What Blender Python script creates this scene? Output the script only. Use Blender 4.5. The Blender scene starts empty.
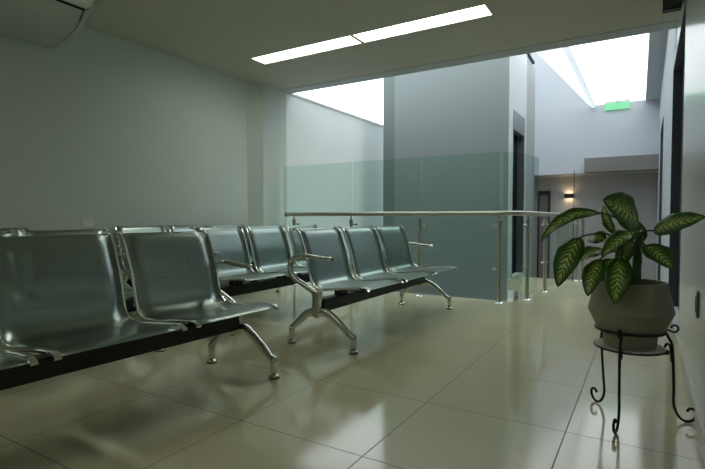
import bpy, bmesh, math, random
from mathutils import Vector, Matrix
PI = math.pi
random.seed(4)
S = bpy.context.scene
COL = S.collection

# ------------------------------------------------------------------ materials
def mat(name, base=(.5, .5, .5), rough=.5, metal=0., spec=.5, bump=None, noise=None):
    m = bpy.data.materials.new(name); m.use_nodes = True
    nt = m.node_tree; b = nt.nodes['Principled BSDF']
    b.inputs['Base Color'].default_value = (*base, 1)
    b.inputs['Roughness'].default_value = rough
    b.inputs['Metallic'].default_value = metal
    b.inputs['Specular IOR Level'].default_value = spec
    tc = nt.nodes.new('ShaderNodeTexCoord')
    if noise:                                   # (scale, amount): slight colour mottling
        n = nt.nodes.new('ShaderNodeTexNoise'); n.inputs['Scale'].default_value = noise[0]
        n.inputs['Detail'].default_value = 4
        nt.links.new(tc.outputs['Object'], n.inputs['Vector'])
        r = nt.nodes.new('ShaderNodeMapRange')
        r.inputs['To Min'].default_value = 1 - noise[1]; r.inputs['To Max'].default_value = 1 + noise[1]
        nt.links.new(n.outputs['Fac'], r.inputs['Value'])
        mx = nt.nodes.new('ShaderNodeVectorMath'); mx.operation = 'SCALE'
        mx.inputs[0].default_value = base
        nt.links.new(r.outputs['Result'], mx.inputs['Scale'])
        nt.links.new(mx.outputs['Vector'], b.inputs['Base Color'])
    if bump:                                    # (scale, strength, distance)
        n = nt.nodes.new('ShaderNodeTexNoise'); n.inputs['Scale'].default_value = bump[0]
        n.inputs['Detail'].default_value = 3
        nt.links.new(tc.outputs['Object'], n.inputs['Vector'])
        bp = nt.nodes.new('ShaderNodeBump'); bp.inputs['Strength'].default_value = bump[1]
        bp.inputs['Distance'].default_value = bump[2]
        nt.links.new(n.outputs['Fac'], bp.inputs['Height'])
        nt.links.new(bp.outputs['Normal'], b.inputs['Normal'])
    return m

def math_node(nt, op, a, b=None, c=None):
    n = nt.nodes.new('ShaderNodeMath'); n.operation = op
    for i, v in enumerate((a, b, c)):
        if v is None: continue
        if isinstance(v, (int, float)): n.inputs[i].default_value = v
        else: nt.links.new(v, n.inputs[i])
    return n.outputs[0]

def emit(name, col, strength):
    m = bpy.data.materials.new(name); m.use_nodes = True
    nt = m.node_tree; nt.nodes.remove(nt.nodes['Principled BSDF'])
    e = nt.nodes.new('ShaderNodeEmission'); e.inputs[0].default_value = (*col, 1); e.inputs[1].default_value = strength
    nt.links.new(e.outputs[0], nt.nodes['Material Output'].inputs[0])
    return m

def grid_line(nt, coord, origin, pitch, width):
    """1 on a joint line, 0 elsewhere"""
    a = math_node(nt, 'SUBTRACT', coord, origin)
    a = math_node(nt, 'DIVIDE', a, pitch)
    a = math_node(nt, 'ADD', a, .5)
    a = math_node(nt, 'FRACT', a)
    a = math_node(nt, 'SUBTRACT', a, .5)
    a = math_node(nt, 'ABSOLUTE', a)
    return math_node(nt, 'LESS_THAN', a, width / pitch / 2)

def tiled(name, base, joint, rough, px, py, ox, oy, width, spec=.5, tint=.05, cloud=.06):
    m = mat(name, base, rough, 0, spec); nt = m.node_tree; b = nt.nodes['Principled BSDF']
    tc = nt.nodes.new('ShaderNodeTexCoord'); sp = nt.nodes.new('ShaderNodeSeparateXYZ')
    nt.links.new(tc.outputs['Object'], sp.inputs[0])
    lx = grid_line(nt, sp.outputs['X'], ox, px, width); ly = grid_line(nt, sp.outputs['Y'], oy, py, width)
    line = math_node(nt, 'MAXIMUM', lx, ly)
    # per tile tone
    ix = math_node(nt, 'FLOOR', math_node(nt, 'DIVIDE', math_node(nt, 'SUBTRACT', sp.outputs['X'], ox), px))
    iy = math_node(nt, 'FLOOR', math_node(nt, 'DIVIDE', math_node(nt, 'SUBTRACT', sp.outputs['Y'], oy), py))
    cb = nt.nodes.new('ShaderNodeCombineXYZ'); nt.links.new(ix, cb.inputs[0]); nt.links.new(iy, cb.inputs[1])
    wn = nt.nodes.new('ShaderNodeTexWhiteNoise'); wn.noise_dimensions = '2D'; nt.links.new(cb.outputs[0], wn.inputs['Vector'])
    nz = nt.nodes.new('ShaderNodeTexNoise'); nz.inputs['Scale'].default_value = 2.5; nz.inputs['Detail'].default_value = 5
    nt.links.new(tc.outputs['Object'], nz.inputs['Vector'])
    k = math_node(nt, 'ADD', math_node(nt, 'MULTIPLY', math_node(nt, 'SUBTRACT', wn.outputs['Value'], .5), 2 * tint),
                  math_node(nt, 'MULTIPLY', math_node(nt, 'SUBTRACT', nz.outputs['Fac'], .5), 2 * cloud))
    k = math_node(nt, 'ADD', k, 1)
    sc = nt.nodes.new('ShaderNodeVectorMath'); sc.operation = 'SCALE'; sc.inputs[0].default_value = base
    nt.links.new(k, sc.inputs['Scale'])
    mx = nt.nodes.new('ShaderNodeMix'); mx.data_type = 'RGBA'
    nt.links.new(line, mx.inputs['Factor']); nt.links.new(sc.outputs[0], mx.inputs['A']); mx.inputs['B'].default_value = (*joint, 1)
    nt.links.new(mx.outputs['Result'], b.inputs['Base Color'])
    r = math_node(nt, 'ADD', math_node(nt, 'MULTIPLY', line, .5), math_node(nt, 'ADD', rough, math_node(nt, 'MULTIPLY', math_node(nt, 'SUBTRACT', nz.outputs['Fac'], .5), .06)))
    nt.links.new(r, b.inputs['Roughness'])
    return m

def glass_mat(name, tint, gloss=.02):
    m = bpy.data.materials.new(name); m.use_nodes = True
    nt = m.node_tree; nt.nodes.remove(nt.nodes['Principled BSDF'])
    t = nt.nodes.new('ShaderNodeBsdfTransparent'); t.inputs[0].default_value = (*tint, 1)
    g = nt.nodes.new('ShaderNodeBsdfGlossy'); g.inputs['Roughness'].default_value = gloss
    f = nt.nodes.new('ShaderNodeFresnel'); f.inputs['IOR'].default_value = 1.45
    geo = nt.nodes.new('ShaderNodeNewGeometry')
    fac = math_node(nt, 'MULTIPLY', f.outputs[0], math_node(nt, 'SUBTRACT', 1, geo.outputs['Backfacing']))
    mx = nt.nodes.new('ShaderNodeMixShader')
    nt.links.new(fac, mx.inputs[0]); nt.links.new(t.outputs[0], mx.inputs[1]); nt.links.new(g.outputs[0], mx.inputs[2])
    nt.links.new(mx.outputs[0], nt.nodes['Material Output'].inputs[0])
    return m

def perforated(name):
    m = mat(name, (.335, .40, .375), .30, 1.0); nt = m.node_tree; b = nt.nodes['Principled BSDF']
    uv = nt.nodes.new('ShaderNodeUVMap'); sp = nt.nodes.new('ShaderNodeSeparateXYZ'); nt.links.new(uv.outputs[0], sp.inputs[0])
    pitch = .0062
    row = math_node(nt, 'FLOOR', math_node(nt, 'DIVIDE', sp.outputs['Y'], pitch))
    off = math_node(nt, 'MULTIPLY', math_node(nt, 'MODULO', row, 2), .5)
    fx = math_node(nt, 'SUBTRACT', math_node(nt, 'FRACT', math_node(nt, 'ADD', math_node(nt, 'DIVIDE', sp.outputs['X'], pitch), off)), .5)
    fy = math_node(nt, 'SUBTRACT', math_node(nt, 'FRACT', math_node(nt, 'DIVIDE', sp.outputs['Y'], pitch)), .5)
    d = math_node(nt, 'SQRT', math_node(nt, 'ADD', math_node(nt, 'MULTIPLY', fx, fx), math_node(nt, 'MULTIPLY', fy, fy)))
    hole = math_node(nt, 'LESS_THAN', d, .27)
    inx = math_node(nt, 'LESS_THAN', math_node(nt, 'ABSOLUTE', sp.outputs['X']), .205)
    y = sp.outputs['Y']
    back = math_node(nt, 'MULTIPLY', math_node(nt, 'GREATER_THAN', y, .11), math_node(nt, 'LESS_THAN', y, .36))
    seat = math_node(nt, 'MULTIPLY', math_node(nt, 'GREATER_THAN', y, .53), math_node(nt, 'LESS_THAN', y, .80))
    hole = math_node(nt, 'MULTIPLY', hole, math_node(nt, 'MULTIPLY', inx, math_node(nt, 'ADD', back, seat)))
    nt.links.new(math_node(nt, 'SUBTRACT', 1, hole), b.inputs['Alpha'])
    b.inputs['Anisotropic'].default_value = .3
    return m

def leaf_mat(name):
    m = mat(name, (.02, .06, .012), .32, 0, .5); nt = m.node_tree; b = nt.nodes['Principled BSDF']
    uv = nt.nodes.new('ShaderNodeUVMap'); sp = nt.nodes.new('ShaderNodeSeparateXYZ'); nt.links.new(uv.outputs[0], sp.inputs[0])
    tc = nt.nodes.new('ShaderNodeTexCoord')
    nz = nt.nodes.new('ShaderNodeTexNoise'); nz.inputs['Scale'].default_value = 42; nz.inputs['Detail'].default_value = 3
    nt.links.new(tc.outputs['Object'], nz.inputs['Vector'])
    av = math_node(nt, 'ABSOLUTE', sp.outputs['Y'])
    w = math_node(nt, 'SUBTRACT', sp.outputs['X'], math_node(nt, 'MULTIPLY', av, .22))
    ph = math_node(nt, 'ADD', math_node(nt, 'MULTIPLY', w, 60), math_node(nt, 'MULTIPLY', nz.outputs['Fac'], 9))
    st = math_node(nt, 'ADD', math_node(nt, 'MULTIPLY', math_node(nt, 'SINE', ph), .5), .5)
    edge = nt.nodes.new('ShaderNodeMapRange'); edge.interpolation_type = 'SMOOTHSTEP'
    nt.links.new(math_node(nt, 'ADD', av, math_node(nt, 'MULTIPLY', nz.outputs['Fac'], .3)), edge.inputs['Value'])
    edge.inputs['From Min'].default_value = .86; edge.inputs['From Max'].default_value = .28
    k = math_node(nt, 'MULTIPLY', math_node(nt, 'ADD', math_node(nt, 'MULTIPLY', math_node(nt, 'POWER', st, 2.2), .9), .10), edge.outputs[0])
    ends = nt.nodes.new('ShaderNodeMapRange'); ends.interpolation_type = 'SMOOTHSTEP'
    nt.links.new(math_node(nt, 'ABSOLUTE', math_node(nt, 'SUBTRACT', sp.outputs['X'], .5)), ends.inputs['Value'])
    ends.inputs['From Min'].default_value = .48; ends.inputs['From Max'].default_value = .36
    k = math_node(nt, 'MULTIPLY', k, ends.outputs[0])
    rib = math_node(nt, 'MULTIPLY', math_node(nt, 'LESS_THAN', av, .045), .3)
    k = math_node(nt, 'MINIMUM', math_node(nt, 'ADD', math_node(nt, 'MULTIPLY', k, .95), rib), 1)
    mx = nt.nodes.new('ShaderNodeMix'); mx.data_type = 'RGBA'
    nt.links.new(k, mx.inputs['Factor']); mx.inputs['A'].default_value = (.032, .12, .010, 1); mx.inputs['B'].default_value = (.74, .92, .22, 1)
    nt.links.new(mx.outputs['Result'], b.inputs['Base Color'])
    # some light passes through the blade
    tr = nt.nodes.new('ShaderNodeBsdfTranslucent'); nt.links.new(mx.outputs['Result'], tr.inputs[0])
    ms = nt.nodes.new('ShaderNodeMixShader'); ms.inputs[0].default_value = .18
    nt.links.new(b.outputs[0], ms.inputs[1]); nt.links.new(tr.outputs[0], ms.inputs[2])
    nt.links.new(ms.outputs[0], nt.nodes['Material Output'].inputs[0])
    return m

M = {}
M['wall'] = mat('painted_wall', (.60, .66, .63), .42, 0, .4, bump=(60, .03, .002), noise=(1.2, .03))
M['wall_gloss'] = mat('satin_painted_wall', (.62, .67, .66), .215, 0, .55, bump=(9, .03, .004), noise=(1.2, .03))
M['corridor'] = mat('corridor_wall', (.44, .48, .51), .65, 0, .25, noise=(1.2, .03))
M['atrium'] = mat('atrium_wall', (.83, .87, .85), .6, 0, .3, noise=(1.0, .03))
M['shaft'] = mat('shaft_cladding', (.23, .265, .265), .5, 0, .4, noise=(.8, .04))
M['far'] = mat('far_wall', (.53, .56, .60), .7, 0, .3, noise=(.8, .03))
M['far_low'] = mat('far_lower_wall', (.42, .41, .40), .7, 0, .3, noise=(.8, .03))
M['pier_grey'] = mat('grey_pier', (.36, .38, .39), .6, 0, .3, noise=(1, .03))
M['liftside'] = mat('pale_painted_lift_wall', (.62, .65, .66), .6, 0, .3, noise=(1, .03))
M['pier_green'] = mat('grey_green_pier', (.165, .20, .19), .6, 0, .3, noise=(1, .03))
M['bulkhead'] = mat('grey_bulkhead', (.21, .205, .19), .7, 0, .3, noise=(.8, .03))
M['floor'] = tiled('porcelain_floor', (.63, .59, .40), (.16, .15, .115), .11, .6, .6, -.263, 2.089, .0045, .8, .03, .06)
M['ceiling'] = tiled('ceiling_panels', (.56, .55, .475), (.48, .47, .405), .7, 1.22, .9, -2.355, 2.965, .006, .3, .015, .04)
M['beam_paint'] = mat('painted_beam', (.48, .52, .53), .6, 0, .3, noise=(1, .03))
M['concrete'] = mat('concrete', (.12, .12, .115), .8, 0, .2, bump=(20, .2, .01), noise=(3, .1))
M['skirting'] = mat('skirting_tile', (.58, .56, .48), .3, 0, .5, noise=(4, .04))
M['chrome'] = mat('chrome', (.86, .88, .86), .06, 1.0, noise=(6, .05))
M['cast'] = mat('polished_aluminium', (.62, .64, .60), .16, 1.0, noise=(15, .06))
M['sheet'] = perforated('perforated_steel_sheet')
M['beam'] = mat('black_painted_steel', (.012, .013, .013), .45, 0, .4, noise=(20, .1))
M['rubber'] = mat('black_rubber', (.02, .02, .02), .7, 0, .3, noise=(20, .1))
M['steel'] = mat('brushed_stainless', (.50, .49, .43), .4, 1.0, bump=(150, .05, .0005), noise=(10, .06))
M['darksteel'] = mat('dark_fitting', (.10, .11, .11), .4, 1.0, noise=(10, .06))
M['glass'] = glass_mat('green_tinted_glass', (.86, .94, .905))
M['sky_glass'] = glass_mat('roof_glass', (.97, .985, .985))
M['roof_beam'] = mat('white_roof_beam', (.75, .77, .78), .6, 0, .3, noise=(3, .03))
m = bpy.data.materials.new('white_beam_with_glare'); m.use_nodes = True; nt = m.node_tree; b = nt.nodes['Principled BSDF']; b.inputs['Base Color'].default_value = (.8, .82, .83, 1)
tr = nt.nodes.new('ShaderNodeBsdfTranslucent'); tr.inputs[0].default_value = (.9, .92, .93, 1); ms = nt.nodes.new('ShaderNodeMixShader'); ms.inputs[0].default_value = .75
nt.links.new(b.outputs[0], ms.inputs[1]); nt.links.new(tr.outputs[0], ms.inputs[2]); nt.links.new(ms.outputs[0], nt.nodes['Material Output'].inputs[0])
M['glare_beam'] = m  # roof beam made translucent to imitate overexposed glare
M['door_dark'] = mat('dark_door_panel', (.035, .042, .045), .4, 0, .4, noise=(4, .08))
M['door_blue'] = mat('dark_blue_door_frame', (.06, .07, .09), .4, 0, .4, noise=(4, .06))
M['lift_frame'] = mat('lift_steel_frame', (.22, .24, .25), .4, .6, noise=(5, .05))
M['lift_dark'] = mat('lift_dark_panel', (.006, .008, .009), .6, 0, .15, noise=(5, .08))
M['far_door'] = mat('far_door_panel', (.16, .15, .14), .6, 0, .3, noise=(5, .08))
M['ac'] = mat('ac_casing', (.55, .58, .54), .4, 0, .4, noise=(3, .03))
M['ac_light'] = mat('ac_white_lip', (.92, .93, .89), .15, 0, .8, noise=(3, .02))
M['slot'] = mat('dark_slot', (.01, .01, .01), .7, 0, .2, noise=(10, .1))
M['plastic'] = mat('white_plastic_plate', (.78, .80, .76), .4, 0, .4, noise=(10, .03))
M['grey_plastic'] = mat('grey_plastic_plate', (.22, .25, .25), .4, 0, .4, noise=(10, .05))
M['blackbox'] = mat('black_plastic', (.015, .016, .016), .45, 0, .4, noise=(10, .08))
M['lamp'] = emit('lit_lamp_panel', (.965, 1.0, .87), 12.5)
M['louver'] = mat('louver_blade', (.75, .76, .70), .35, 0, .5, noise=(10, .03))
M['warm'] = emit('warm_lamp_lens', (1.0, .72, .42), 18)
M['exit'] = emit('lit_green_sign', (.30, .86, .48), 1.0)
M['exit_white'] = emit('lit_sign_mark', (.45, .95, .62), .95)
M['pot'] = mat('stone_grey_pot', (.29, .28, .21), .6, 0, .3, bump=(80, .15, .002), noise=(12, .08))
M['soil'] = mat('potting_soil', (.02, .016, .012), .95, 0, .1, bump=(60, .8, .01), noise=(50, .4))
M['iron'] = mat('wrought_iron', (.012, .012, .012), .5, .3, bump=(120, .1, .001), noise=(30, .2))
M['tray'] = mat('pale_ribbed_tray', (.70, .69, .64), .5, 0, .4, noise=(40, .1))
M['leaf'] = leaf_mat('variegated_leaf')
M['stalk'] = mat('green_stalk', (.05, .13, .025), .45, 0, .4, noise=(40, .2))

# ------------------------------------------------------------------ mesh helpers
def BM(): return bmesh.new()

def box(bm, x0, x1, y0, y1, z0, z1, bevel=0):
    v = [bm.verts.new((x, y, z)) for x in (x0, x1) for y in (y0, y1) for z in (z0, z1)]
    fs = [(0, 1, 3, 2), (4, 6, 7, 5), (0, 4, 5, 1), (2, 3, 7, 6), (0, 2, 6, 4), (1, 5, 7, 3)]
    faces = [bm.faces.new([v[i] for i in f]) for f in fs]
    if bevel:
        es = {e for f in faces for e in f.edges}
        bmesh.ops.bevel(bm, geom=list(es), offset=bevel, segments=2, affect='EDGES', profile=.5)

def smooth_path(pts, n=4):
    """Catmull-Rom through the points"""
    P = [Vector(p) for p in pts]; out = []
    for i in range(len(P) - 1):
        a = P[max(i - 1, 0)]; b = P[i]; c = P[i + 1]; d = P[min(i + 2, len(P) - 1)]
        for k in range(n):
            t = k / n
            out.append(.5 * ((2 * b) + (c - a) * t + (2 * a - 5 * b + 4 * c - d) * t * t + (3 * b - a - 3 * c + d) * t ** 3))
    out.append(P[-1]); return out

def sweep(bm, pts, ra, rb=None, seg=10, side=None, power=2.0):
    """tube along pts; ra along 'side', rb across; each a number or a list; superellipse power"""
    n = len(pts); P = [Vector(p) for p in pts]
    fa = ra if isinstance(ra, (list, tuple)) else [ra] * n
    if rb is None: fb = fa
    else: fb = rb if isinstance(rb, (list, tuple)) else [rb] * n
    rings = []; prev = None
    for i in range(n):
        t = (P[min(i + 1, n - 1)] - P[max(i - 1, 0)]).normalized()
        if side is not None: s = Vector(side)
        elif prev is not None: s = prev
        else: s = Vector((0, 0, 1)) if abs(t.z) < .9 else Vector((1, 0, 0))
        s = (s - t * s.dot(t)).normalized(); prev = s
        u = t.cross(s)
        ring = []
        for k in range(seg):
            a = 2 * PI * (k + .5) / seg; c, q = math.cos(a), math.sin(a)
            c = math.copysign(abs(c) ** (2 / power), c); q = math.copysign(abs(q) ** (2 / power), q)
            ring.append(bm.verts.new(P[i] + s * (c * fa[i]) + u * (q * fb[i])))
        rings.append(ring)
    for i in range(n - 1):
        for k in range(seg):
            bm.faces.new((rings[i][k], rings[i][(k + 1) % seg], rings[i + 1][(k + 1) % seg], rings[i + 1][k]))
    bm.faces.new(rings[0][::-1]); bm.faces.new(rings[-1])

def lathe(bm, prof, centre=(0, 0, 0), seg=32, cap=True):
    c = Vector(centre); rings = []
    for r, z in prof:
        rings.append([bm.verts.new(c + Vector((r * math.cos(2 * PI * k / seg), r * math.sin(2 * PI * k / seg), z))) for k in range(seg)])
    for a, b in zip(rings, rings[1:]):
        for k in range(seg):
            bm.faces.new((a[k], a[(k + 1) % seg], b[(k + 1) % seg], b[k]))
    if cap:
        bm.faces.new(rings[0][::-1]); bm.faces.new(rings[-1])

def torus(bm, c, R, r, seg=48, s2=8):
    c = Vector(c); rings = []
    for i in range(seg):
        a = 2 * PI * i / seg; d = Vector((math.cos(a), math.sin(a), 0))
        rings.append([bm.verts.new(c + d * (R + r * math.cos(2 * PI * k / s2)) + Vector((0, 0, r * math.sin(2 * PI * k / s2)))) for k in range(s2)])
    for i in range(seg):
        A, B = rings[i], rings[(i + 1) % seg]
        for k in range(s2): bm.faces.new((A[k], B[k], B[(k + 1) % s2], A[(k + 1) % s2]))

def prism(bm, poly, axis, a, b):
    """poly: list of 2-D points, extruded along axis ('x': poly is (y,z); 'y': poly is (x,z))"""
    f = (lambda p, t: (t, p[0], p[1])) if axis == 'x' else (lambda p, t: (p[0], t, p[1]))
    A = [bm.verts.new(f(p, a)) for p in poly]; B = [bm.verts.new(f(p, b)) for p in poly]
    n = len(poly)
    bm.faces.new(A); bm.faces.new(B[::-1])
    for i in range(n): bm.faces.new((A[i], B[i], B[(i + 1) % n], A[(i + 1) % n]))

def obj(name, bm, m, parent=None, smooth=False, fix=True):
    if fix: bmesh.ops.recalc_face_normals(bm, faces=bm.faces[:])
    me = bpy.data.meshes.new(name); bm.to_mesh(me); bm.free()
    me.materials.append(M[m] if isinstance(m, str) else m)
    if smooth:
        me.polygons.foreach_set('use_smooth', [True] * len(me.polygons))
        if smooth != 'all':
            me.set_sharp_from_angle(angle=math.radians(smooth if smooth is not True else 40))
    o = bpy.data.objects.new(name, me); COL.objects.link(o)
    if parent: o.parent = parent
    return o

def thing(name, label, cat, loc=(0, 0, 0), rz=0, group=None):
    o = bpy.data.objects.new(name, None); COL.objects.link(o)
    o.empty_display_size = .1
    o.location = loc; o.rotation_euler = (0, 0, rz)
    o['label'] = label; o['category'] = cat
    if group: o['group'] = group
    return o

def tag(o, label, cat, group=None):
    o['label'] = label; o['category'] = cat
    if group: o['group'] = group
    return o

def struct(name, bm, m, parent=None, smooth=False):
    o = obj(name, bm, m, parent, smooth)
    if not parent: o['kind'] = 'structure'
    return o

def boxes(name, lst, m, parent=None, bevel=0):
    bm = BM()
    for b in lst: box(bm, *b, bevel=bevel)
    return struct(name, bm, m, parent)

def copy_tree(o, parent=None):
    c = o.copy(); COL.objects.link(c)
    if parent: c.parent = parent
    for ch in list(o.children): copy_tree(ch, c)
    return c

# ------------------------------------------------------------------ the setting
H = 2.55
XL, XR = -4.25, .2
bm = BM(); A = [(XL, -3), (XR, -3), (XR, 7.35), (-1.66, 7.35), (-1.66, 7.0), (-1.46, 6.9), (-1.09, 5.08), (XL, 5.08)]
lo = [bm.verts.new((x, y, -.16)) for x, y in A]; hi = [bm.verts.new((x, y, 0)) for x, y in A]
bm.faces.new(lo[::-1]); bm.faces.new(hi)
for i in range(len(A)): bm.faces.new((lo[i], lo[(i + 1) % len(A)], hi[(i + 1) % len(A)], hi[i]))
struct('floor', bm, 'floor')
# ceiling with the opening of the recessed lamps
LX0, LX1, LY0, LY1 = -3.60, -1.11, 3.84, 4.08
BX0, BX1, BY0, BY1 = LX0, LX1, LY0 - 4.4, LY1 - 4.4
boxes('ceiling', [(XL, XR, -3, BY0, H, H + .2), (XL, BX0, BY0, BY1, H, H + .2), (BX1, XR, BY0, BY1, H, H + .2), (XL, XR, BY1, LY0, H, H + .2),
                  (XL, XR, LY1, 5.0, H, H + .2), (XL, LX0, LY0, LY1, H, H + .2), (LX1, XR, LY0, LY1, H, H + .2)], 'ceiling')
boxes('trim_1', [(XL, XR, 5.0, 5.2, H - .005, H + .75)], 'beam_paint')
boxes('wall_left', [(XL - .2, XL, -3.2, 5.2, -.16, H + .2)], 'wall')
bm = BM(); A = [(XL, 4.47), (-4.12, 4.62), (-4.12, 5.08), (XL, 5.08)]
lo = [bm.verts.new((x, y, 0)) for x, y in A]; hi = [bm.verts.new((x, y, H)) for x, y in A]
bm.faces.new(lo[::-1]); bm.faces.new(hi)
for i in range(4): bm.faces.new((lo[i], lo[(i + 1) % 4], hi[(i + 1) % 4], hi[i]))
struct('wall_pier', bm, 'wall')
boxes('wall_back', [(XL, XR + .2, -3.2, -3, -.16, H + .2)], 'wall')
D1 = (3.88, 5.7, 2.33); D2 = (8.7, 10.6, 2.45)
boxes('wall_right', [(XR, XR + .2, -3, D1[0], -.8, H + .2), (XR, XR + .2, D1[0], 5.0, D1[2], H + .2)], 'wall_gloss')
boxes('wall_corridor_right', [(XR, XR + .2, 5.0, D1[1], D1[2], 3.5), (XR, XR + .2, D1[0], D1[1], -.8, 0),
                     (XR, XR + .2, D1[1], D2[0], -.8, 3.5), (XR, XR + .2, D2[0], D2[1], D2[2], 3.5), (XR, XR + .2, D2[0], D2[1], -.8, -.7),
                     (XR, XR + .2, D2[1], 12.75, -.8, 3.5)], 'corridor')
def wall_door(name, d, zb, mm):
    y0, y1, z1 = d
    bm = BM(); box(bm, XR + .075, XR + .12, y0, y1, zb, z1)
    dr = struct(name, bm, mm)
    bm = BM(); box(bm, XR + .0, XR + .075, y0, y0 + .04, zb, z1); box(bm, XR + .0, XR + .075, y1 - .05, y1, zb, z1); box(bm, XR + .0, XR + .075, y0 + .04, y1 - .05, z1 - .04, z1)
    obj('door_frame', bm, 'door_blue', dr)
    bm = BM(); box(bm, XR + .05, XR + .075, (y0 + y1) / 2 - .02, (y0 + y1) / 2 + .02, zb, z1 - .04); obj('mullion', bm, 'door_blue', dr)
    bm = BM(); box(bm, XR + .035, XR + .05, (y0 + y1) / 2 - .1, (y0 + y1) / 2 - .08, zb + .85, zb + 1.25); box(bm, XR + .05, XR + .075, (y0 + y1) / 2 - .1, (y0 + y1) / 2 - .08, zb + .86, zb + .88); box(bm, XR + .05, XR + .075, (y0 + y1) / 2 - .1, (y0 + y1) / 2 - .08, zb + 1.22, zb + 1.24)
    obj('door_handle', bm, 'steel', dr)
wall_door('door_1', D1, 0, 'door_dark'); wall_door('door_2', D2, -.7, 'door_blue')
boxes('baseboard_right', [(XR - .012, XR, -3, D1[0] - .02, 0, .08), (XR - .012, XR, D1[1] + .02, 7.35, 0, .08)], 'skirting')
boxes('baseboard_left', [(XL, XL + .012, -3, 4.5, 0, .08)], 'skirting')
# the light well beyond the railing
boxes('wall_atrium_left', [(XL - .1, -4.15, 5.08, 12.3, -2.8, 2.535)], 'atrium')
boxes('wall_atrium_end', [(-4.15, -2.6, 12.15, 12.3, -2.8, 4.8)], 'atrium')
boxes('trim_4', [(-3.68, -3.47, 7.02, 7.25, -2.8, 4.75)], 'pier_green')
boxes('floor_lower', [(XL, XR, 5.2, 8.6, -2.95, -2.8), (XL, -2.6, 8.6, 12.2, -2.95, -2.8)], 'concrete')
boxes('wall_below_floor', [(XL, XR, 4.9, 5.06, -2.8, -.16)], 'concrete')
# lift shaft, its door opening on the right face
SX0, SX1, SY0, SY1, ST = -3.47, -1.665, 7.0, 8.10, 4.75
LD0, LD1, LDZ, LFZ = 7.2, 7.98, 2.15, 2.43
boxes('wall_lift_shaft', [(SX0, SX1 - .15, SY0, SY1, -2.8, ST), (SX1 - .15, SX1 - .012, SY0, SY0 + .03, -2.8, ST)], 'shaft')
boxes('wall_lift_side', [(SX1 - .15, SX1 - .012, SY0 + .03, LD0, -2.8, ST), (SX1 - .012, SX1, SY0, LD0, -2.8, ST), (SX1 - .15, SX1, LD1, SY1, -2.8, ST),
                          (SX1 - .15, SX1, LD0, LD1, LFZ, ST), (SX1 - .15, SX1, LD0, LD1, -2.8, 0)], 'liftside')
bm = BM(); box(bm, SX1 - .13, SX1 - .10, LD0, LD1, 0, LDZ); lift = struct('door_3', bm, 'lift_dark')
bm = BM(); box(bm, SX1 - .14, SX1 + .004, LD0, LD1, LDZ, LFZ); obj('lift_header', bm, 'lift_frame', lift)
bm = BM(); box(bm, SX1 - .10, SX1 + .004, LD1 - .05, LD1, 0, LDZ); box(bm, SX1 - .1, SX1 + .004, LD0, LD0 + .02, 0, LDZ); obj('door_frame', bm, 'lift_frame', lift)
boxes('trim_2', [(-2.0, -1.68, 8.12, 8.85, -2.8, 3.42)], 'pier_grey')  # strip past the lift side, a darker grey than it
# far hall, half a flight lower
boxes('floor_far', [(-2.6, XR, 8.6, 12.6, -.85, -.7)], 'floor')
bm = BM()
for k in range(4): box(bm, -1.6, XR, 7.35 + .31 * k, 7.35 + .31 * (k + 1), -.85, -.14 * (k + 1))
struct('floor_stairs', bm, 'floor')
bm = BM(); prism(bm, [(-2.5, 1.87), (XR, 1.87), (XR, 3.36), (-1.11, 3.36), (-2.3, 4.8), (-2.5, 4.8)], 'y', 12.0, 12.15); struct('wall_far_upper', bm, 'far')
boxes('wall_far', [(-2.6, XR, 12.6, 12.75, -.85, 1.95)], 'far_low')
boxes('ceiling_far', [(-2.6, XR, 12.15, 12.6, 1.87, 1.95)], 'far_low')
boxes('wall_far_left', [(-2.6, -2.5, 8.62, 12.6, -.85, 4.8)], 'far')
boxes('trim_3', [(-1.17, XR, 11.6, 12.0, 1.86, 2.16)], 'bulkhead')
bm = BM(); box(bm, -2.25, -2.05, 12.57, 12.60, -.7, 1.45); fd = struct('door_4', bm, 'far_door')
bm = BM(); box(bm, -2.29, -2.25, 12.55, 12.6, -.7, 1.53); box(bm, -2.05, -2.0, 12.55, 12.6, -.7, 1.53); box(bm, -2.25, -2.05, 12.55, 12.6, 1.43, 1.53); obj('door_frame', bm, 'blackbox', fd)
# glazed roof over the light well
bm = BM(); prism(bm, [(.1, 3.37), (-1.11, 3.37), (-2.3, 4.81), (-4.4, 4.81), (-4.4, 4.83), (-2.3, 4.83), (-1.105, 3.39), (.1, 3.39)], 'y', 5.2, 12.15)
sk = struct('window_1', bm, 'sky_glass')
for x0, x1 in ((-1.07, -1.0),):
    bm = BM(); box(bm, x0, x1, 5.2, 12.0, 3.30, 3.365); obj('roof_beam', bm, 'glare_beam', sk)
bm = BM(); sweep(bm, [(-1.66, 8.0, 3.50), (-1.66, 8.55, 3.46)], .03, seg=8); obj('gutter_pipe', bm, 'darksteel', sk, smooth=True)
bm = BM(); A = [(.02, 5.2), (XR, 5.2), (XR, 12.15), (-.055, 12.15)]
lo = [bm.verts.new((x, y, 3.34)) for x, y in A]; hi = [bm.verts.new((x, y, 3.365)) for x, y in A]
bm.faces.new(lo[::-1]); bm.faces.new(hi)
for i in range(4): bm.faces.new((lo[i], lo[(i + 1) % 4], hi[(i + 1) % 4], hi[i]))
struct('ceiling_strip', bm, 'far')
bm = BM(); box(bm, -4.16, -4.15, 5.2, 12.1, 2.56, 4.2); w2 = struct('window_2', bm, 'sky_glass')
bm = BM(); box(bm, -4.18, -4.13, 5.2, 12.1, 2.535, 2.56); box(bm, -4.18, -4.13, 12.06, 12.1, 2.56, 4.2); obj('window_frame', bm, 'roof_beam', w2)

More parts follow.
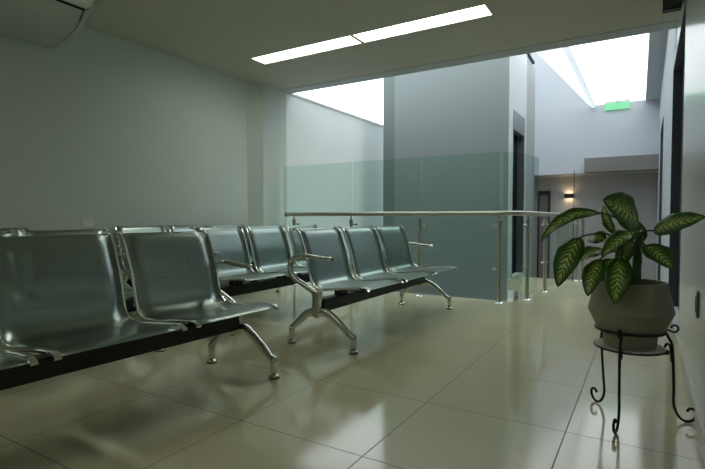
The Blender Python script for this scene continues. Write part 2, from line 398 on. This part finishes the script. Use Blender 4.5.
# ------------------------------------------------------------------ waiting benches
PROF = [(-.284, .779), (-.268, .786), (-.249, .784), (-.232, .770), (-.216, .740), (-.198, .692), (-.178, .638), (-.161, .590), (-.151, .550), (-.134, .470),
        (-.117, .422), (-.088, .392), (-.045, .381), (.010, .382), (.090, .390), (.190, .402), (.260, .406), (.295, .404), (.316, .397)]
SP = smooth_path([(x, 0, z) for x, z in PROF], 3)
def seat_sheet(y0, y1):
    bm = BM(); uvl = bm.loops.layers.uv.new('UVMap')
    ny = 6; rows = []; s = 0; arc = []
    for i, p in enumerate(SP):
        if i: s += (SP[i] - SP[i - 1]).length
        arc.append(s)
        rows.append([bm.verts.new((p.x, y0 + (y1 - y0) * j / ny, p.z)) for j in range(ny + 1)])
    yc = (y0 + y1) / 2
    for i in range(len(rows) - 1):
        for j in range(ny):
            f = bm.faces.new((rows[i][j], rows[i][j + 1], rows[i + 1][j + 1], rows[i + 1][j]))
            for l, (ii, jj) in zip(f.loops, ((i, j), (i, j + 1), (i + 1, j + 1), (i + 1, j))):
                l[uvl].uv = (y0 + (y1 - y0) * jj / ny - yc, arc[ii])
    return bm
def side_frame(y, inward):
    bm = BM()
    n = len(SP)
    sweep(bm, [(p.x, y, p.z + .002) for p in SP], .0065, .009, 8, side=(0, 1, 0), power=2.6)
    # flat chrome tip folded over the front corner
    a = [(.268, .4135), (.298, .412), (.318, .405), (.329, .395), (.324, .389), (.310, .396), (.292, .400), (.268, .402)]
    w0, w1 = (y - .007, y + .017) if inward > 0 else (y - .017, y + .007)
    prism(bm, a, 'y', w0, w1)
    return bm
def end_leg(y):
    bm = BM()
    # column casting
    sweep(bm, smooth_path([(-.040, y, .372), (-.040, y, .32), (-.042, y, .26), (-.044, y, .205)], 3), .021, [.036] * 4 + [.034] * 3 + [.036] * 3, 12, side=(0, 1, 0), power=4)
    for pts in ([(-.055, y, .215), (.01, y, .243), (.07, y, .222), (.14, y, .175), (.205, y, .120), (.243, y, .098)],
                [(-.03, y, .215), (-.09, y, .232), (-.15, y, .196), (-.205, y, .145), (-.240, y, .118), (-.258, y, .104)]):
        p = smooth_path(pts, 4); n = len(p)
        sweep(bm, p, [.021 - .004 * i / n for i in range(n)], [.030 - .014 * i / n for i in range(n)], 12, side=(0, 1, 0), power=3)
    for x in (.245, -.256):
        lathe(bm, [(.012, .022), (.019, .03), (.020, .09), (.019, .112), (.010, .12)], (x, y, 0), 16)
    return bm
def arm(y):
    bm = BM()
    p = smooth_path([(-.040, y, .350), (-.085, y, .380), (-.15, y, .412), (-.215, y, .443), (-.262, y, .490), (-.266, y, .545), (-.232, y, .592),
                     (-.170, y, .611), (-.09, y, .607), (.0, y, .598), (.06, y, .595)], 5); n = len(p)
    sweep(bm, p, [.019 - .002 * i / n for i in range(n)], [.019 - .007 * i / n for i in range(n)], 12, side=(0, 1, 0), power=2.8)
    return bm
def make_bench(label, loc):
    t = thing('waiting_bench', label, 'bench', loc, 0, 'perforated steel waiting benches')
    for k in (-1, 0, 1):
        y0, y1 = k * .575 - .2625, k * .575 + .2625
        s = obj('seat', seat_sheet(y0, y1), 'sheet', t, 'all', fix=False)
        md = s.modifiers.new('thickness', 'SOLIDIFY'); md.thickness = .0025; md.offset = 0
        obj('side_frame', side_frame(y0 + .006, 1), 'chrome', s, 50)
        obj('side_frame', side_frame(y1 - .006, -1), 'chrome', s, 50)
        bm = BM()                                   # plate under the seat, bolted to the beam
        box(bm, -.07, .17, k * .575 - .03, k * .575 + .03, .350, .372); box(bm, -.07, -.02, k * .575 - .05, k * .575 + .05, .316, .372)
        obj('seat_bracket', bm, 'beam', s)
    bm = BM(); box(bm, -.085, .004, -.862, .862, .235, .318, bevel=.006); obj('support_beam', bm, 'beam', t)
    for y in (-.88, .88):
        lg = obj('leg', end_leg(y), 'cast', t, 50)
        for x in (.245, -.256):
            bm = BM(); lathe(bm, [(.031, .007), (.031, .014), (.024, .021), (.012, .024)], (x, y, 0), 20); fp = obj('foot_disc', bm, 'cast', lg, 40)
            bm = BM(); lathe(bm, [(.030, 0), (.0315, .003), (.030, .007)], (x, y, 0), 20); obj('foot_pad', bm, 'rubber', lg, 40)
        am = obj('armrest', arm(y), 'cast', t, 50)
        bm = BM(); sweep(bm, [(.055, y, .595), (.075, y, .594), (.080, y, .594)], [.019, .019, .014], [.0145, .0145, .010], 12, side=(0, 1, 0)); obj('end_cap', bm, 'chrome', am, 40)
    return t
bench = make_bench('front row steel bench nearest the camera, cut off at lower left', (-1.985, 1.118, 0))
bench.rotation_euler.z = -.04
for loc, lab in (((-1.83, 3.50, 0), 'front row steel bench standing before the glass railing, wholly in view'),
                 ((-2.93, 1.13, 0), 'middle row steel bench hidden directly behind the front bench nearest the camera'),
                 ((-2.83, 3.455, 0), 'middle row bright steel bench seen between the two front row benches'),
                 ((-3.915, 1.08, 0), 'rear row steel bench showing only its top edge at the far left'),
                 ((-3.905, 3.47, 0), 'rear row steel bench by the left wall, its top edges above the nearest bench')):
    c = copy_tree(bench); c.location = loc; c.rotation_euler.z = 0; c['label'] = lab

# ------------------------------------------------------------------ railing of steel posts, handrail and glass
rl = thing('glass_railing', 'waist high steel handrail on posts with tall green tinted glass panels around the light well', 'railing', (-1.26, 4.93, 0))
def local(p): return (p[0] + 1.26, p[1] - 4.93, p[2])
RZ = .912
path = [(-4.0, 4.93, RZ), (-3.2, 4.93, RZ), (-2.2, 4.93, RZ), (-1.4, 4.93, RZ), (-1.2, 4.945, RZ), (-1.09, 5.05, RZ), (-1.06, 5.285, RZ), (-1.0, 5.97, RZ - .005), (-.90, 6.6, RZ - .008), (-.808, 7.24, RZ - .01), (-.73, 7.29, RZ - .01)]
bm = BM(); sweep(bm, smooth_path([local(p) for p in path], 5), .0255, seg=14); hr = obj('handrail', bm, 'steel', rl, 40)
bm = BM(); sweep(bm, [local((-4.012, 4.93, RZ)), local((-3.995, 4.93, RZ))], .029, seg=20); obj('end_cap', bm, 'darksteel', hr, 40)
posts = [(-3.88, 4.93, 1, 0), (-3.015, 4.93, 1, 0), (-2.13, 4.93, 1, 0), (-1.258, 4.93, 1, 0), (-1.06, 5.285, .1, 1), (-1.0, 5.97, .1, 1), (-.808, 7.24, .1, 1), (-.73, 7.29, .1, 1)]
for x, y, dx, dy in posts:
    bm = BM(); lathe(bm, [(.0195, .005), (.0195, .80), (.025, .80), (.025, .845), (.009, .85), (.009, RZ - .015)], local((x, y, 0)), 18)
    p = obj('post', bm, 'steel', rl, 40)
    bm = BM(); lathe(bm, [(.050, 0), (.050, .006), (.040, .014), (.024, .018), (.024, .03)], local((x, y, 0)), 24); obj('base_flange', bm, 'chrome', p, 40)
    if x > -.78: continue
    for z in (.787, .345):
        bm = BM()
        for s in ((-1, 1) if dy else (1,) if x < -1.3 else (-1,)):
            a = Vector(local((x, y, z))); e = a + Vector((dx, dy, 0)).normalized() * (.065 * s)
            nrm = Vector((-dy, dx, 0)).normalized()
            sweep(bm, [a, e], .006, seg=8)
            sweep(bm, [e - nrm * .012, e + nrm * .024], .013, seg=14)
        obj('glass_clamp', bm, 'steel', p, 40)
def glass_panel(a, b, z0=.035, z1=1.535, t=.012):
    A, B = Vector((a[0], a[1], 0)), Vector((b[0], b[1], 0)); n = Vector((-(B - A).y, (B - A).x, 0)).normalized() * t / 2
    bm = BM()
    lo = [bm.verts.new(local(p)) for p in ((A - n) + Vector((0, 0, z0)), (B - n) + Vector((0, 0, z0)), (B + n) + Vector((0, 0, z0)), (A + n) + Vector((0, 0, z0)))]
    hi = [bm.verts.new(Vector(local(A)) * 0 + v.co + Vector((0, 0, z1 - z0))) for v in lo]
    bm.faces.new(lo[::-1]); bm.faces.new(hi)
    for i in range(4): bm.faces.new((lo[i], lo[(i + 1) % 4], hi[(i + 1) % 4], hi[i]))
    obj('glass_panel', bm, 'glass', rl)
GY = 4.962
glass_panel((-4.07, GY), (-3.025, GY)); glass_panel((-3.005, GY), (-2.14, GY)); glass_panel((-2.12, GY), (-1.27, GY))
glass_panel((-1.24, 4.975), (-1.10, 5.22)); glass_panel((-1.09, 5.25), (-1.045, 5.74)); glass_panel((-1.025, 6.02), (-.84, 7.15), z1=.86)
bm = BM(); sweep(bm, [local((-.842, 7.17, 0)), local((-.842, 7.17, 1.5))], .006, seg=8); obj('slender_rod', bm, 'darksteel', rl, 40)
bm = BM(); box(bm, *[c for a in zip(local((-1.15, 5.05, 0)), local((-1.10, 5.10, .035))) for c in a], bevel=.006); obj('floor_clip', bm, 'chrome', rl)

# ------------------------------------------------------------------ recessed lamps
def lamp(x0, x1, label, dy=0):
    cx = (x0 + x1) / 2; w = (x1 - x0) / 2; hy = (LY1 - LY0) / 2
    t = thing('ceiling_light', label, 'lamp', (cx, (LY0 + LY1) / 2 + dy, H), 0, 'recessed ceiling lights')
    bm = BM(); e = .012; top = .075
    box(bm, -w, w, -hy, -hy + e, -.003, top); box(bm, -w, w, hy - e, hy, -.003, top)
    box(bm, -w, -w + e, -hy + e, hy - e, -.003, top); box(bm, w - e, w, -hy + e, hy - e, -.003, top); box(bm, -w, w, -hy, hy, top, top + .01)
    obj('housing', bm, 'louver', t)
    bm = BM(); box(bm, -w + e, w - e, -hy + e, hy - e, .024, .032); obj('lit_panel', bm, 'lamp', t)
    bm = BM(); n = 34
    for k in range(1, n):
        x = -w + e + (2 * w - 2 * e) * k / n
        box(bm, x - .001, x + .001, -hy + e, hy - e, .0, .007)
    box(bm, -w + e, w - e, -.001, .001, .0, .007)
    obj('louver', bm, 'louver', t)
lamp(LX0, -2.362, 'recessed fluorescent ceiling light, the left unit of the lit pair in line')
lamp(-2.348, LX1, 'recessed fluorescent ceiling light, the right unit of the lit pair in line')

lamp(LX0, LX0 + 1.238, 'added fill light in the ceiling, unseen behind the camera, nearer the left wall', -4.4)  # added pair out of view, brightens the near wall and floor
lamp(LX0 + 1.252, LX1, 'added fill light in the ceiling, unseen behind the camera, nearer the right wall', -4.4)

# ------------------------------------------------------------------ air conditioner under the ceiling
ac = thing('air_conditioner', 'long curved air conditioner hung under the ceiling at upper left', 'air conditioner', (XL, 1.36, 2.252))
def acp(x, z): return (x - XL, z - 2.26)
under = smooth_path([(-4.25, 0, 2.272), (-4.12, 0, 2.258), (-3.98, 0, 2.262), (-3.84, 0, 2.292), (-3.74, 0, 2.335), (-3.68, 0, 2.385), (-3.645, 0, 2.425)], 4)
prof = [acp(p.x, p.z) for p in under] + [acp(-3.60, 2.505), acp(-4.25, 2.505)]
bm = BM(); prism(bm, prof, 'y', -.76, .741); obj('casing', bm, 'ac', ac, 30)
capp = [(x + (.004 if i < len(under) else 0), z - .006) for i, (x, z) in enumerate(prof[:-2])] + [acp(-3.54, 2.434), acp(-3.508, 2.450), acp(-3.50, 2.51), acp(-4.25, 2.51)]
for y0, y1 in ((.741, .775), (-.80, -.766)):
    bm = BM(); prism(bm, capp, 'y', y0, y1); obj('end_cap', bm, 'ac', ac, 30)
bm = BM(); prism(bm, [acp(-3.626, 2.441), acp(-3.545, 2.438), acp(-3.515, 2.452), acp(-3.505, 2.475), acp(-3.51, 2.505), acp(-3.60, 2.507)], 'y', -.766, .7405); obj('front_lip', bm, 'ac_light', ac, 60)
seam = [acp(x + .0015, z - .0015) for x, z in ((-3.745, 2.333), (-3.68, 2.385), (-3.645, 2.425), (-3.64, 2.44))]
bm = BM(); prism(bm, seam + [acp(-3.66, 2.43), acp(-3.70, 2.39)], 'y', .733, .7405); obj('panel_seam', bm, 'slot', ac)
bm = BM(); prism(bm, [acp(-3.643, 2.429), acp(-3.629, 2.440), acp(-3.60, 2.48), acp(-3.63, 2.46)], 'y', -.74, .739); obj('air_outlet', bm, 'slot', ac)
bm = BM(); box(bm, .12, .2, -.5, -.44, .245, .29); box(bm, .12, .2, .44, .5, .245, .29); obj('hanger', bm, 'darksteel', ac)

# ------------------------------------------------------------------ fittings on the walls
o = thing('wall_box', 'small black box jutting from the right wall high over the dark doorway', 'box', (XR, 4.225, 2.362))
bm = BM(); box(bm, -.125, -.01, -.035, .035, 0, .165, bevel=.004); obj('casing', bm, 'blackbox', o)
bm = BM(); box(bm, -.118, -.016, -.038, -.035, .010, .155); obj('front_panel', bm, 'door_dark', o)
bm = BM(); box(bm, -.01, 0, -.03, .03, .04, .13); obj('bracket', bm, 'darksteel', o)
o = thing('wall_outlet', 'grey vertical outlet plate low on right wall beside the plant', 'outlet', (XR, 2.555, .435))
bm = BM(); box(bm, -.010, 0, -.035, .035, 0, .115, bevel=.003); obj('cover_plate', bm, 'grey_plastic', o)
bm = BM(); box(bm, -.012, -.010, -.014, .014, .025, .09); obj('socket', bm, 'blackbox', o)
o = thing('wall_outlet', 'pale outlet plate on left wall just above the nearest bench', 'outlet', (XL, 2.45, .778))
bm = BM(); box(bm, 0, .010, -.055, .055, 0, .07, bevel=.003); obj('cover_plate', bm, 'plastic', o)
bm = BM(); box(bm, .010, .012, -.03, .03, .02, .05); obj('socket', bm, 'plastic', o)
o = thing('wall_lamp', 'small black up and down wall lamp glowing on the far wall', 'lamp', (-1.578, 12.6, 1.345))
bm = BM()
for c in ((-.1, .1, -.12, -.11, 0, .1), (-.1, .1, -.01, 0, 0, .1), (-.1, -.09, -.11, -.01, 0, .1), (.09, .1, -.11, -.01, 0, .1)): box(bm, *c)
obj('lamp_body', bm, 'blackbox', o)
bm = BM(); box(bm, -.09, .09, -.11, -.01, .07, .075); box(bm, -.09, .09, -.11, -.01, .025, .03); obj('lamp_lens', bm, 'warm', o)
o = thing('exit_sign', 'small lit green exit sign hanging under the skylight on the far wall', 'sign', (-.575, 11.95, 3.215))
bm = BM(); box(bm, -.24, .24, -.012, .012, 0, .145); obj('sign_plate', bm, 'exit', o)
bm = BM(); box(bm, -.25, .25, -.02, .02, .155, .175); box(bm, -.2, -.19, -.005, .005, .14, .16); box(bm, .19, .2, -.005, .005, .14, .16); box(bm, -.03, .03, .02, .05, .155, .175); obj('sign_bracket', bm, 'steel', o)

# ------------------------------------------------------------------ plant stand, pot, plant
C = (-.052, 2.375)
st = thing('plant_stand', 'black wrought iron three legged plant stand with scroll feet by right wall', 'plant stand', (C[0], C[1], 0))
bm = BM(); torus(bm, (0, 0, .388), .131, .0055); obj('upper_ring', bm, 'iron', st, 'all')
bm = BM(); torus(bm, (0, 0, .3125), .135, .0045); tr = obj('tray_ring', bm, 'iron', st, 'all')
bm = BM(); seg = 96
prof_t = [(.0, .3135), (.10, .3140), (.117, .3145), (.133, .3150)]
rings = []
for i, (r, z) in enumerate(prof_t):
    rings.append([bm.verts.new((max(r, .001) * math.cos(2 * PI * k / seg), max(r, .001) * math.sin(2 * PI * k / seg), z + (.003 if k % 2 and i > 1 else 0))) for k in range(seg)])
for a, b in zip(rings, rings[1:]):
    for k in range(seg): bm.faces.new((a[k], a[(k + 1) % seg], b[(k + 1) % seg], b[k]))
for f in rings[0][:0]: pass
bm.faces.new(rings[0][::-1])
t_ = obj('tray', bm, 'tray', st); md = t_.modifiers.new('thickness', 'SOLIDIFY'); md.thickness = .002; md.offset = 1
leg_prof = [(.158, .400), (.166, .411), (.179, .410), (.186, .398), (.180, .386), (.166, .383), (.150, .390), (.133, .388)]
leg_prof2 = [(.133, .392), (.146, .365), (.161, .335), (.162, .30), (.157, .22), (.151, .14), (.145, .085), (.149, .05), (.167, .018), (.191, .0065), (.214, .014), (.227, .036), (.222, .056), (.204, .062), (.192, .048)]
hook = [(.134, .318), (.143, .332), (.153, .326), (.155, .308), (.154, .255)]
curl = [(.134, .318), (.126, .300), (.134, .288), (.145, .293), (.143, .305)]
for fx, fy in ((-.09, 2.17), (-.186, 2.507), (.166, 2.449)):
    a = math.atan2(fy - C[1], fx - C[0]); reach = math.hypot(fy - C[1], fx - C[0]) - .196
    d = Vector((math.cos(a), math.sin(a), 0))
    def rad(pr): return smooth_path([d * (r + reach * min(max((.34 - z) / .3, 0), 1)) + Vector((0, 0, z)) for r, z in pr], 5)
    bm = BM(); sweep(bm, rad(leg_prof2), .0055, seg=8, side=(-d.y, d.x, 0)); lg = obj('leg', bm, 'iron', st, 'all')
    bm = BM(); sweep(bm, rad(leg_prof), .0045, seg=8, side=(-d.y, d.x, 0)); obj('top_scroll', bm, 'iron', lg, 'all')
    bm = BM(); sweep(bm, rad(hook), .0045, seg=8, side=(-d.y, d.x, 0)); sweep(bm, rad(curl), .004, seg=8, side=(-d.y, d.x, 0)); obj('tray_hook', bm, 'iron', lg, 'all')
pot = thing('plant_pot', 'grey angular planter pot standing on the wrought iron stand', 'pot', (C[0] + .0, C[1], .3175))
bm = BM(); lathe(bm, [(.096, 0), (.100, .004), (.104, .050), (.124, .068), (.160, .146), (.1635, .153), (.1615, .160), (.136, .272), (.133, .277), (.126, .277), (.124, .262), (.1255, .245)], (0, 0, 0), 72, cap=False)
vs = sorted(bm.verts, key=lambda v: v.co.z)
bm.faces.new([v for v in bm.verts if abs(v.co.z) < 1e-6][::-1])
obj('pot_shell', bm, 'pot', pot, 25)
bm = BM(); n = 40; rr = [(.0, .252), (.05, .254), (.09, .252), (.1235, .248)]
lathe(bm, [(max(r, .002), z) for r, z in rr], (0, 0, 0), 40); obj('soil', bm, 'soil', pot, 'all')

pl = thing('dieffenbachia_plant', 'variegated green and yellow leafy plant growing in the grey planter', 'plant', (C[0], C[1], .57))
OX = Vector((C[0], C[1], .57))
def W(p): return Vector(p) - OX
STEM = smooth_path([(-.036, 2.375, .565), (-.030, 2.372, .66), (-.026, 2.375, .76), (-.03, 2.38, .83)], 5)
bm = BM(); n = len(STEM)
sweep(bm, [W(p) for p in STEM], [.021 - .011 * i / n + (.002 if i % 3 == 0 else 0) for i in range(n)], seg=12); obj('stem', bm, 'stalk', pl, 'all')
bm = BM(); sweep(bm, [W(p) for p in smooth_path([(-.06, 2.36, .565), (-.066, 2.35, .64), (-.075, 2.345, .71)], 5)], [.013 - .0005 * i for i in range(11)], seg=10); obj('stem', bm, 'stalk', pl, 'all')
def leaf(B, T, width, nrm, bow=.03, fold=.12, root=None, droop=0., shape=.85):
    B, T = Vector(B), Vector(T); ax = (T - B); L = ax.length; axn = ax.normalized()
    nn = Vector(nrm); nn = (nn - axn * nn.dot(axn)).normalized(); sd = axn.cross(nn)
    nu, nv = 18, 8
    bm = BM(); uvl = bm.loops.layers.uv.new('UVMap'); rows = []
    for i in range(nu + 1):
        t = i / nu
        w = width / 2 * (math.sin(PI * min(t ** shape, 1)) ** .72 if 0 < t < 1 else 0) * (1 - .25 * t) * 1.12 + .0008
        c = B + ax * t + nn * (bow * 4 * t * (1 - t)) - Vector((0, 0, droop * t * t))
        row = []
        for j in range(nv + 1):
            v = -1 + 2 * j / nv
            wob = .05 * w * math.sin(t * 19 + (2 if v > 0 else 0)) * abs(v) ** 2
            row.append((c + sd * (v * w) + nn * (fold * w * abs(v) ** 1.3 - .25 * fold * w * v * v + wob), (t, v)))
        rows.append([(bm.verts.new(W(p)), uv) for p, uv in row])
    for i in range(nu):
        for j in range(nv):
            q = (rows[i][j], rows[i][j + 1], rows[i + 1][j + 1], rows[i + 1][j])
            f = bm.faces.new([a[0] for a in q])
            for l, a in zip(f.loops, q): l[uvl].uv = a[1]
    lf = obj('leaf', bm, 'leaf', pl, 'all', fix=False)
    md = lf.modifiers.new('thickness', 'SOLIDIFY'); md.thickness = .0009; md.offset = 0
    if root:
        R_ = Vector(root); mid = (R_ + B) / 2 + Vector((0, 0, .03)) - axn * .015
        bm = BM(); p = smooth_path([W(R_), W(mid), W(B), W(B + ax * .12 + nn * (bow * .4 - .002))], 5); n = len(p)
        sweep(bm, p, [.0062 - .0038 * i / n for i in range(n)], seg=8); obj('petiole', bm, 'stalk', lf, 'all')
# base, tip, width, facing, bow, fold, root of its petiole
leaf((-.026, 2.36, .842), (-.152, 2.20, .938), .170, (-.05, -.85, .5), .012, .10, (-.030, 2.375, .77), shape=.9)          # topmost
leaf((-.166, 2.35, .884), (-.405, 2.28, .752), .085, (-.25, -.70, .70), .062, .18, (-.045, 2.37, .74))                     # long arching left
leaf((-.246, 2.33, .780), (-.326, 2.26, .562), .116, (-.35, -.9, .15), .022, .10, (-.055, 2.365, .725))                   # left hanging
leaf((.026, 2.33, .812), (.190, 2.20, .868), .095, (.15, -.85, .50), .010, .10, (-.022, 2.37, .745))                      # long right
leaf((-.002, 2.33, .752), (.093, 2.24, .662), .100, (.35, -.8, .45), .014, .12, (-.022, 2.37, .69))                       # small right
leaf((-.022, 2.31, .815), (-.150, 2.16, .706), .100, (-.3, -.65, .7), .018, .22, (-.03, 2.36, .73))                       # dark centre
leaf((-.163, 2.30, .690), (-.203, 2.22, .537), .090, (-.3, -.9, .2), .015, .15, (-.07, 2.345, .67))                       # low left
leaf((-.086, 2.24, .700), (-.100, 2.17, .520), .098, (-.05, -1, .25), .016, .15, (-.07, 2.34, .70))                       # centre hanging over the rim
leaf((-.150, 2.33, .728), (-.245, 2.25, .680), .100, (-.3, -.6, .75), .012, .2, (-.075, 2.345, .70))                      # mid left
leaf((-.118, 2.46, .795), (-.172, 2.52, .925), .060, (-.8, -.55, .2), .010, .2, (-.045, 2.40, .70))                       # behind, upright
leaf((-.046, 2.29, .772), (-.090, 2.25, .650), .075, (-.5, -.85, .2), .010, .2, (-.03, 2.36, .74))                        # by the stem
leaf((-.150, 2.40, .765), (-.225, 2.44, .765), .085, (-.2, -.6, .8), .012, .2, (-.06, 2.37, .70))                         # behind mid left
leaf((-.022, 2.39, .755), (-.028, 2.41, .850), .050, (.5, -.8, .1), .010, .3, (-.03, 2.38, .70))                          # young curled leaf
leaf((-.120, 2.44, .680), (-.150, 2.50, .600), .080, (-.2, -.9, .3), .010, .2, (-.05, 2.40, .64))

# ------------------------------------------------------------------ daylight, camera
w = bpy.data.worlds.new('overcast_sky'); S.world = w; w.use_nodes = True
nt = w.node_tree; bg = nt.nodes['Background']
tc = nt.nodes.new('ShaderNodeTexCoord'); nz = nt.nodes.new('ShaderNodeTexNoise'); nz.inputs['Scale'].default_value = 1.5
nt.links.new(tc.outputs['Generated'], nz.inputs['Vector'])
mx = nt.nodes.new('ShaderNodeMix'); mx.data_type = 'RGBA'; nt.links.new(nz.outputs['Fac'], mx.inputs['Factor'])
mx.inputs['A'].default_value = (.88, .95, 1, 1); mx.inputs['B'].default_value = (.97, .99, 1, 1)
nt.links.new(mx.outputs['Result'], bg.inputs['Color'])
bg.inputs['Strength'].default_value = 2.8

cam = bpy.data.cameras.new('camera'); co = bpy.data.objects.new('camera', cam); COL.objects.link(co)
co.location = (0, 0, .863); co.rotation_euler = (math.radians(90 - 1.94), 0, math.radians(31.3))
cam.sensor_fit = 'HORIZONTAL'; cam.sensor_width = 36; cam.lens = 482.7 / 705 * 36; cam.clip_start = .02
S.camera = co
vs_ = S.view_settings; vs_.view_transform = 'Standard'; vs_.look = 'None'; vs_.gamma = 1; vs_.exposure = 0; vs_.use_curve_mapping = False
S.cycles.max_bounces = 12; S.cycles.diffuse_bounces = 6; S.cycles.glossy_bounces = 6; S.cycles.transparent_max_bounces = 24
S.cycles.use_denoising = True
S.cycles.sample_clamp_indirect = 6
